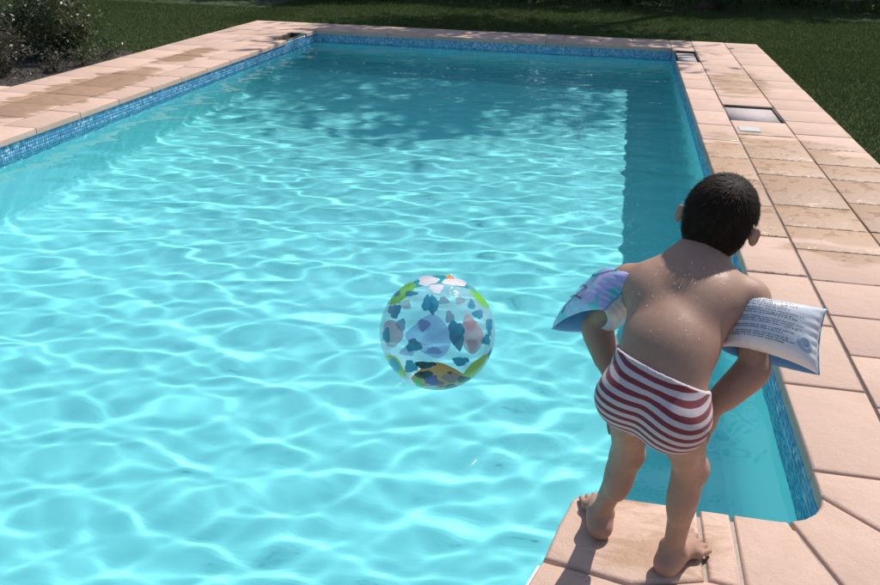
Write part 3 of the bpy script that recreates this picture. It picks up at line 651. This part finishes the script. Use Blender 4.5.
# ------------------------------------------------------------------ inflatable armbands
def armband(corners, u0, rarm, Tk, mats, label, text=False, art=False, flip=1):
    """corners: top-inner, top-outer, bottom-outer, bottom-inner; two cushions welded along the two side seams, the arm between them"""
    TI, TO, BO, BI = [np.array(c, float) for c in corners]; cen = (TI + TO + BO + BI) / 4; s_ = nrm(TO + BO - TI - BI); a_ = nrm(BI + BO - TI - TO); n_ = nrm(np.cross(s_, a_)) * flip
    r = root('armband', tuple(cen), label, 'armband', 'pair of inflatable armbands on the child'); nu, nv = 36, 30
    def pt(u, v, off, sg):
        uu = u * (1 - .07 * (1 - v * v)); vv = v * (1 - .10 * (1 - u * u)); U, W_ = (uu + 1) / 2, (vv + 1) / 2
        return (TI * (1 - U) * (1 - W_) + TO * U * (1 - W_) + BO * U * W_ + BI * (1 - U) * W_) + n_ * sg * off
    open_ = lambda u, sg: (rarm if np.isscalar(rarm) else rarm[0 if sg > 0 else 1]) * max(0., 1 - ((u - u0) / (1.0 + (u0 if u < u0 else -u0))) ** 2) ** .75
    def surf(u, v, outer, sg, lift=0.):
        e = max(0., (1 - u * u)) ** .5 * max(0., (1 - v ** 4)) ** .5; wr = .0036 * math.sin(v * 24 + sg + 3 * u) * u ** 4 * (1 - v * v) + .0024 * math.sin(u * 31 + 2 * sg) * v ** 6 * (1 - u * u)
        return pt(u, v, open_(u, sg) + ((Tk if np.isscalar(Tk) else Tk[0 if sg > 0 else 1]) * e + wr if outer else -.0 - .004 * e) + lift, sg)
    for sg, mname in ((1, mats[0]), (-1, mats[1])):
        V, F = [], []
        for outer in (1, 0):
            for j in range(nv + 1):
                for i in range(nu + 1): V.append(surf(-1 + 2 * i / nu, -1 + 2 * j / nv, outer, sg, 0 if outer else -.0012))
        id_ = lambda o_, i, j: (0 if o_ else (nu + 1) * (nv + 1)) + j * (nu + 1) + i
        for o_ in (1, 0):
            for j in range(nv):
                for i in range(nu):
                    q = [id_(o_, i, j), id_(o_, i + 1, j), id_(o_, i + 1, j + 1), id_(o_, i, j + 1)]; F.append(q if (o_ == 1) == (sg * flip == 1) else q[::-1])
        for i in range(nu):
            for j, fl in ((0, 1), (nv, 0)):
                q = [id_(1, i, j), id_(0, i, j), id_(0, i + 1, j), id_(1, i + 1, j)]; F.append(q if fl == (sg * flip == 1) else q[::-1])
        c = mk('air_chamber', np.array(V), F, M[mname], r, True); c.data.materials.append(M['vinyl_blue'])
        nout = nu * nv
        for k, pg in enumerate(c.data.polygons):
            if nout <= k < 2 * nout: pg.material_index = 1
    # welded seam along the outer side, valve
    for u in (-1, 1):
        v_, f_ = tube([surf(u, v, 1, 1) for v in np.linspace(-1, 1, 12)], [.0022] * 12, 6); mk('seam', np.array(v_), f_, M['vinyl_blue'], r, True)
    if text:
        V, F = [], []
        def dash(u_a, u_b, v_a, v_b):
            b = len(V); m_ = 3
            for q in range(m_ + 1):
                u = u_a + (u_b - u_a) * q / m_; V.append(surf(u, v_a, 1, 1, .0009)); V.append(surf(u, v_b, 1, 1, .0009))
            for q in range(m_): F.append([b + 2 * q, b + 2 * q + 2, b + 2 * q + 3, b + 2 * q + 1])
        rows = [-.80, -.72, -.64, -.54, -.40, -.32, -.24, -.08, 0.0, .08, .24, .32, .48, .56, .64]
        for i, v in enumerate(rows):
            u = -.80; end = .32 + .12 * math.sin(i * 2.1) + (.16 if 4 <= i <= 9 else 0)
            while u < end:
                L = rng.uniform(.015, .032); dash(u, u + L, v - .016, v + .012 + .008 * rng.random()); u += L + (.010 if rng.random() < .72 else .034)
        mk('warning_print', np.array(V), F, M['ink'], r)
        V, F = [], []; cu, cv = .66, .42
        for k in range(24):
            t = k / 24 * 6.283
            for q, l_ in ((1.0, .001), (.62, .006), (.45, .002)): V.append(surf(cu + .17 * q * math.cos(t), cv + .24 * q * math.sin(t), 1, 1, l_))
        for k in range(24):
            k2 = (k + 1) % 24
            for q in range(2): F.append([3 * k + q, 3 * k2 + q, 3 * k2 + q + 1, 3 * k + q + 1])
        V.append(surf(cu, cv, 1, 1, .0015)); F += [[3 * k + 2, 3 * ((k + 1) % 24) + 2, len(V) - 1] for k in range(24)]
        mk('valve', np.array(V), F, M['vinyl_valve'], r, True)
    if art:
        V, F = [], []
        def line(pts, wd):
            P = np.array(pts, float); tt = np.linspace(0, 1, 26); k = np.linspace(0, 1, len(P)); uu, vv = np.interp(tt, k, P[:, 0]), np.interp(tt, k, P[:, 1]); uu = np.convolve(np.pad(uu, 2, 'edge'), np.ones(5) / 5, 'valid'); vv = np.convolve(np.pad(vv, 2, 'edge'), np.ones(5) / 5, 'valid')
            b = len(V)
            for q in range(26):
                q0, q1 = max(0, q - 1), min(25, q + 1); d = np.array([uu[q1] - uu[q0], vv[q1] - vv[q0]]); d /= np.linalg.norm(d) + 1e-9
                for g_ in (-1, 1): V.append(surf(np.clip(uu[q] - d[1] * wd * g_, -1, 1), np.clip(vv[q] + d[0] * wd * g_, -1, 1), 1, art, .0009))
            for q in range(25): F.append([b + 2 * q, b + 2 * q + 1, b + 2 * q + 3, b + 2 * q + 2])
        line([(.9, -.9), (.55, -.5), (.6, 0), (.9, .5)], .03); line([(.6, -.1), (.1, -.05), (-.3, .2)], .02); line([(-.5, -.9), (-.1, -.5), (.2, -.45), (.6, -.8)], .025); line([(.8, .15), (.4, .35), (0, .45), (-.4, .7)], .025); line([(-.2, .1), (.1, .6), (.4, .95)], .02); line([(.88, -.2), (.8, .3), (.84, .7)], .05)
        mk('line_print', np.array(V), F, M['ink_purple'], r)
    return r
def vinyl(name, c, rough=.22, alpha=1., var=.1):
    s = NT(name); p = s.pos(); f = s.noise(p, 14, 3); s.set(Base_Color=s.mix(f, tuple(x * (1 - var) for x in c), c), Roughness=rough, Coat_Weight=.4, Normal=s.bump(s.noise(p, 45, 2), .25, .004)); s.b.inputs['Subsurface Weight'].default_value = 0
    if alpha < 1:
        t = s.n('BsdfTransparent'); t.inputs[0].default_value = (*[min(1, .35 + x) for x in c], 1); mx = s.n('MixShader'); mx.inputs[0].default_value = alpha
        s.l(t.outputs[0], mx.inputs[1]); s.l(s.b.outputs[0], mx.inputs[2]); s.l(mx.outputs[0], s.out.inputs[0])
    return s.m
M['vinyl_white'] = vinyl('vinyl_white', (.70, .71, .76)); M['vinyl_blue'] = vinyl('vinyl_blue', (.20, .42, .68), .3, .88); M['vinyl_valve'] = vinyl('vinyl_valve', (.42, .52, .66), .15, .8)
M['vinyl_lilac'] = vinyl('vinyl_lilac', (.45, .44, .74), .25); M['ink'] = plain('ink', (.07, .08, .12), .5); M['ink_purple'] = plain('ink_purple', (.07, .06, .20), .5)
def art_vinyl():
    s = NT('vinyl_art'); p = s.pos(); n_ = s.noise(p, 16, 1); c = s.mix(s.ramp(n_, .42, .47), (.14, .42, .66), (.44, .42, .72)); c = s.mix(s.ramp(s.noise(p, 27, 0), .60, .63), c, (.10, .48, .56))
    s.set(Base_Color=c, Roughness=.2, Coat_Weight=.4, Normal=s.bump(s.noise(p, 40, 2), .25, .004)); return s.m
M['vinyl_art'] = art_vinyl()
armband([at_y(722, 296, -.185), at_y(826, 309, -.225), at_y(819, 375, -.315), at_y(719, 347, -.275)], -.42, (.036, .060), (.048, .040), ('vinyl_white', 'vinyl_blue'), 'white inflatable armband with lines of warning text on the right arm', text=True, flip=-1)
armband([at_y(641, 277, -.185), at_y(609, 268, .02), at_y(552, 329, .04), at_y(604, 310, -.20)], -.15, (.016, .056), (.032, .034), ('vinyl_art', 'vinyl_white'), 'lilac and blue printed inflatable armband on the left arm', art=1)
# ------------------------------------------------------------------ beach ball floating on the water
def ball():
    R = .226; c = np.array([-1.3003, .810, ZW - .020 + R]); r = root('beach_ball', (c[0], c[1], ZW - .020), 'clear inflatable beach ball with coloured printed shapes floating on the pool water', 'beach ball')
    bm = bmesh.new(); bmesh.ops.create_uvsphere(bm, u_segments=64, v_segments=40, radius=R, matrix=Matrix.Translation(c)); me_o = None
    s = NT('clear_vinyl'); p = s.pos(); fr = s.n('Fresnel'); fr.inputs[0].default_value = 1.16; h = s.math('ADD', s.noise(p, 28, 3, .6), s.math('MULTIPLY', s.noise(p, 85, 2), .4)); bp = s.bump(h, .6, .006); s.l(bp, fr.inputs['Normal'])
    gl = s.n('BsdfGlossy'); gl.inputs['Roughness'].default_value = .09; s.l(bp, gl.inputs['Normal']); tp = s.n('BsdfTransparent'); tp.inputs[0].default_value = (.93, .96, .98, 1)
    df = s.n('BsdfDiffuse'); df.inputs[0].default_value = (.62, .72, .80, 1); m1 = s.n('MixShader'); m1.inputs[0].default_value = .19; s.l(tp.outputs[0], m1.inputs[1]); s.l(df.outputs[0], m1.inputs[2])
    m2 = s.n('MixShader'); s.l(s.math('MULTIPLY', fr.outputs[0], .45), m2.inputs[0]); s.l(m1.outputs[0], m2.inputs[1]); s.l(gl.outputs[0], m2.inputs[2]); s.l(m2.outputs[0], s.out.inputs[0])
    shell = bm_obj('shell', bm, s.m, r, True)
    view = nrm(CAM - c); ex = nrm(RT - view * (RT @ view)); ey = np.cross(view, ex)
    def patch(name, poly, mat, lift=.0008, back=False):
        # poly in units of the ball radius, x right / y up as seen from the side facing the terrace
        P = np.array(poly, float); n = len(P); t = np.linspace(0, n, n * (2 if n > 12 else 4) + 1)[:-1]; P2 = []
        for q in t:
            i = int(q); f_ = q - i; p0, p1, p2, p3 = P[i - 1], P[i], P[(i + 1) % n], P[(i + 2) % n]
            P2.append(.5 * ((2 * p1) + (-p0 + p2) * f_ + (2 * p0 - 5 * p1 + 4 * p2 - p3) * f_ ** 2 + (-p0 + 3 * p1 - 3 * p2 + p3) * f_ ** 3))
        P2 = np.array(P2); cc = P2.mean(0); V, F = [], []; m_ = len(P2); rings = 6
        def lift_pt(q):
            rr = min(.985, np.hypot(*q)); q = q if np.hypot(*q) < .985 else q / np.hypot(*q) * .985; z = math.sqrt(1 - q @ q) * (-1 if back else 1)
            return c + (R + lift) * (ex * q[0] + ey * q[1] + view * z)
        V.append(lift_pt(cc))
        for g in range(1, rings + 1):
            for q in P2: V.append(lift_pt(cc + (q - cc) * g / rings))
        for k in range(m_):
            k2 = (k + 1) % m_; F.append([0, 1 + k, 1 + k2])
            for g in range(rings - 1): F.append([1 + g * m_ + k, 1 + (g + 1) * m_ + k, 1 + (g + 1) * m_ + k2, 1 + g * m_ + k2])
        return mk(name, np.array(V), F, M[mat], r, True)
    Z = lambda pts: [((x - 269) / 272, -(y - 286) / 272) for x, y in pts]
    for k, (nm, col, al) in enumerate((('p_blue', (.03, .25, .38), .85), ('p_lav', (.42, .45, .68), .42), ('p_pink', (.60, .36, .38), .5), ('p_orange', (.85, .30, .07), 1.), ('p_dark', (.015, .016, .02), 1.), ('p_purple', (.20, .08, .36), .9), ('p_white', (.80, .76, .82), .85), ('p_teal', (.02, .34, .38), .85), ('p_green', (.18, .55, .06), .95), ('p_yellow', (.58, .58, .06), .95), ('p_sky', (.12, .45, .66), .85), ('p_rose', (.5, .10, .16), .9))):
        M[nm] = vinyl(nm, col, .22, al)
    wob = lambda k, t: 1 + .16 * math.sin(k * 1.7 + 3 * t) + .07 * math.sin(k * 2.9 + 7 * t)
    blob = lambda x, y, a, b, k: Z([(x + a * wob(k, t) * math.cos(t), y + b * wob(k, t) * math.sin(t)) for t in np.linspace(0, 6.2832, 25)[:-1]])
    patch('diamond_print', Z([(125, 300), (175, 250), (250, 205), (325, 280), (325, 350), (280, 400), (220, 385), (165, 345)]), 'p_lav', .0006)
    patch('coral_print', Z([(25, 250), (70, 232), (115, 285), (112, 315), (70, 355), (30, 330)]), 'p_pink', .0006)
    patch('coral_print', Z([(380, 240), (405, 205), (440, 240), (475, 290), (470, 340), (430, 385), (385, 350)]), 'p_pink', .0006)
    for k, (x, y, a, b) in enumerate(((225, 160, 24, 36), (252, 165, 20, 42), (75, 190, 30, 32), (38, 300, 18, 34), (165, 345, 34, 28), (350, 285, 34, 50), (362, 330, 24, 34), (490, 322, 20, 24), (150, 440, 30, 28), (372, 415, 36, 20), (452, 205, 26, 20), (422, 162, 16, 22), (150, 112, 30, 12), (505, 260, 16, 40), (515, 390, 14, 26))):
        patch('blue_print', blob(x, y, a, b, k), 'p_blue', .0010)
    for k, (x, y, a, b) in enumerate(((110, 150, 30, 22), (300, 130, 26, 18), (200, 250, 30, 30), (430, 250, 34, 26), (120, 380, 34, 24), (330, 210, 22, 30), (440, 350, 26, 34), (90, 250, 22, 30), (250, 380, 40, 18), (380, 130, 24, 20))): patch('far_side_print', blob(x, y, a, b, k + 3), 'p_sky' if k % 3 else 'p_pink', .0008, True)
    patch('orange_print', Z([(172, 470), (215, 430), (270, 418), (330, 440), (385, 475), (400, 512), (350, 545), (270, 556), (195, 540), (150, 500)]), 'p_orange')
    for k, (x, y, a, b) in enumerate(((215, 430, 46, 16), (212, 478, 40, 20), (330, 535, 28, 11), (388, 500, 30, 15), (325, 467, 12, 6))): patch('dark_print', blob(x, y, a, b, k + 9), 'p_dark', .0012)
    patch('purple_print', blob(245, 503, 30, 24, 3), 'p_purple', .0014); patch('green_print', Z([(165, 495), (190, 500), (195, 540), (172, 530)]), 'p_green', .0014); patch('white_print', blob(235, 535, 32, 9, 2), 'p_white', .0016); patch('rose_print', blob(285, 522, 14, 16, 5), 'p_rose', .0016)
    patch('cream_print', blob(330, 492, 40, 22, 6), 'p_pink', .0012)
    patch('yellow_print', Z([(25, 398), (80, 396), (110, 440), (130, 485), (85, 490), (50, 455)]), 'p_yellow'); patch('sky_print', blob(70, 442, 28, 34, 4), 'p_sky', .0014)
    patch('yellow_print', Z([(500, 385), (475, 445), (425, 497), (378, 492), (425, 425)]), 'p_yellow')
    patch('teal_print', Z([(135, 72), (190, 38), (270, 22), (350, 32), (405, 62), (440, 92), (360, 72), (270, 66), (200, 78), (160, 85)]), 'p_teal')
    patch('white_print', blob(225, 50, 46, 26, 1), 'p_white', .0014); patch('white_print', blob(350, 54, 54, 24, 7), 'p_white', .0014); patch('white_print', blob(265, 90, 30, 22, 2), 'p_white', .0014); patch('orange_print', blob(328, 32, 20, 10, 3), 'p_orange', .0018)
    patch('green_print', Z([(35, 150), (60, 95), (125, 58), (172, 72), (128, 128), (78, 160)]), 'p_green'); patch('blue_print', blob(80, 108, 22, 12, 3), 'p_blue', .0012)
    patch('green_print', Z([(412, 78), (470, 90), (522, 165), (478, 168), (432, 122)]), 'p_green'); patch('sky_print', Z([(395, 55), (430, 75), (450, 108), (425, 95)]), 'p_sky', .0012)
    v_, f_ = tube([c + ey * R * .995 * .96 - view * .02 + ex * .05, c + ey * (R * .96 + .012) - view * .02 + ex * .052], [.008, .006], 10); mk('valve', np.array(v_), f_, M['vinyl_white'], r, True)
ball()
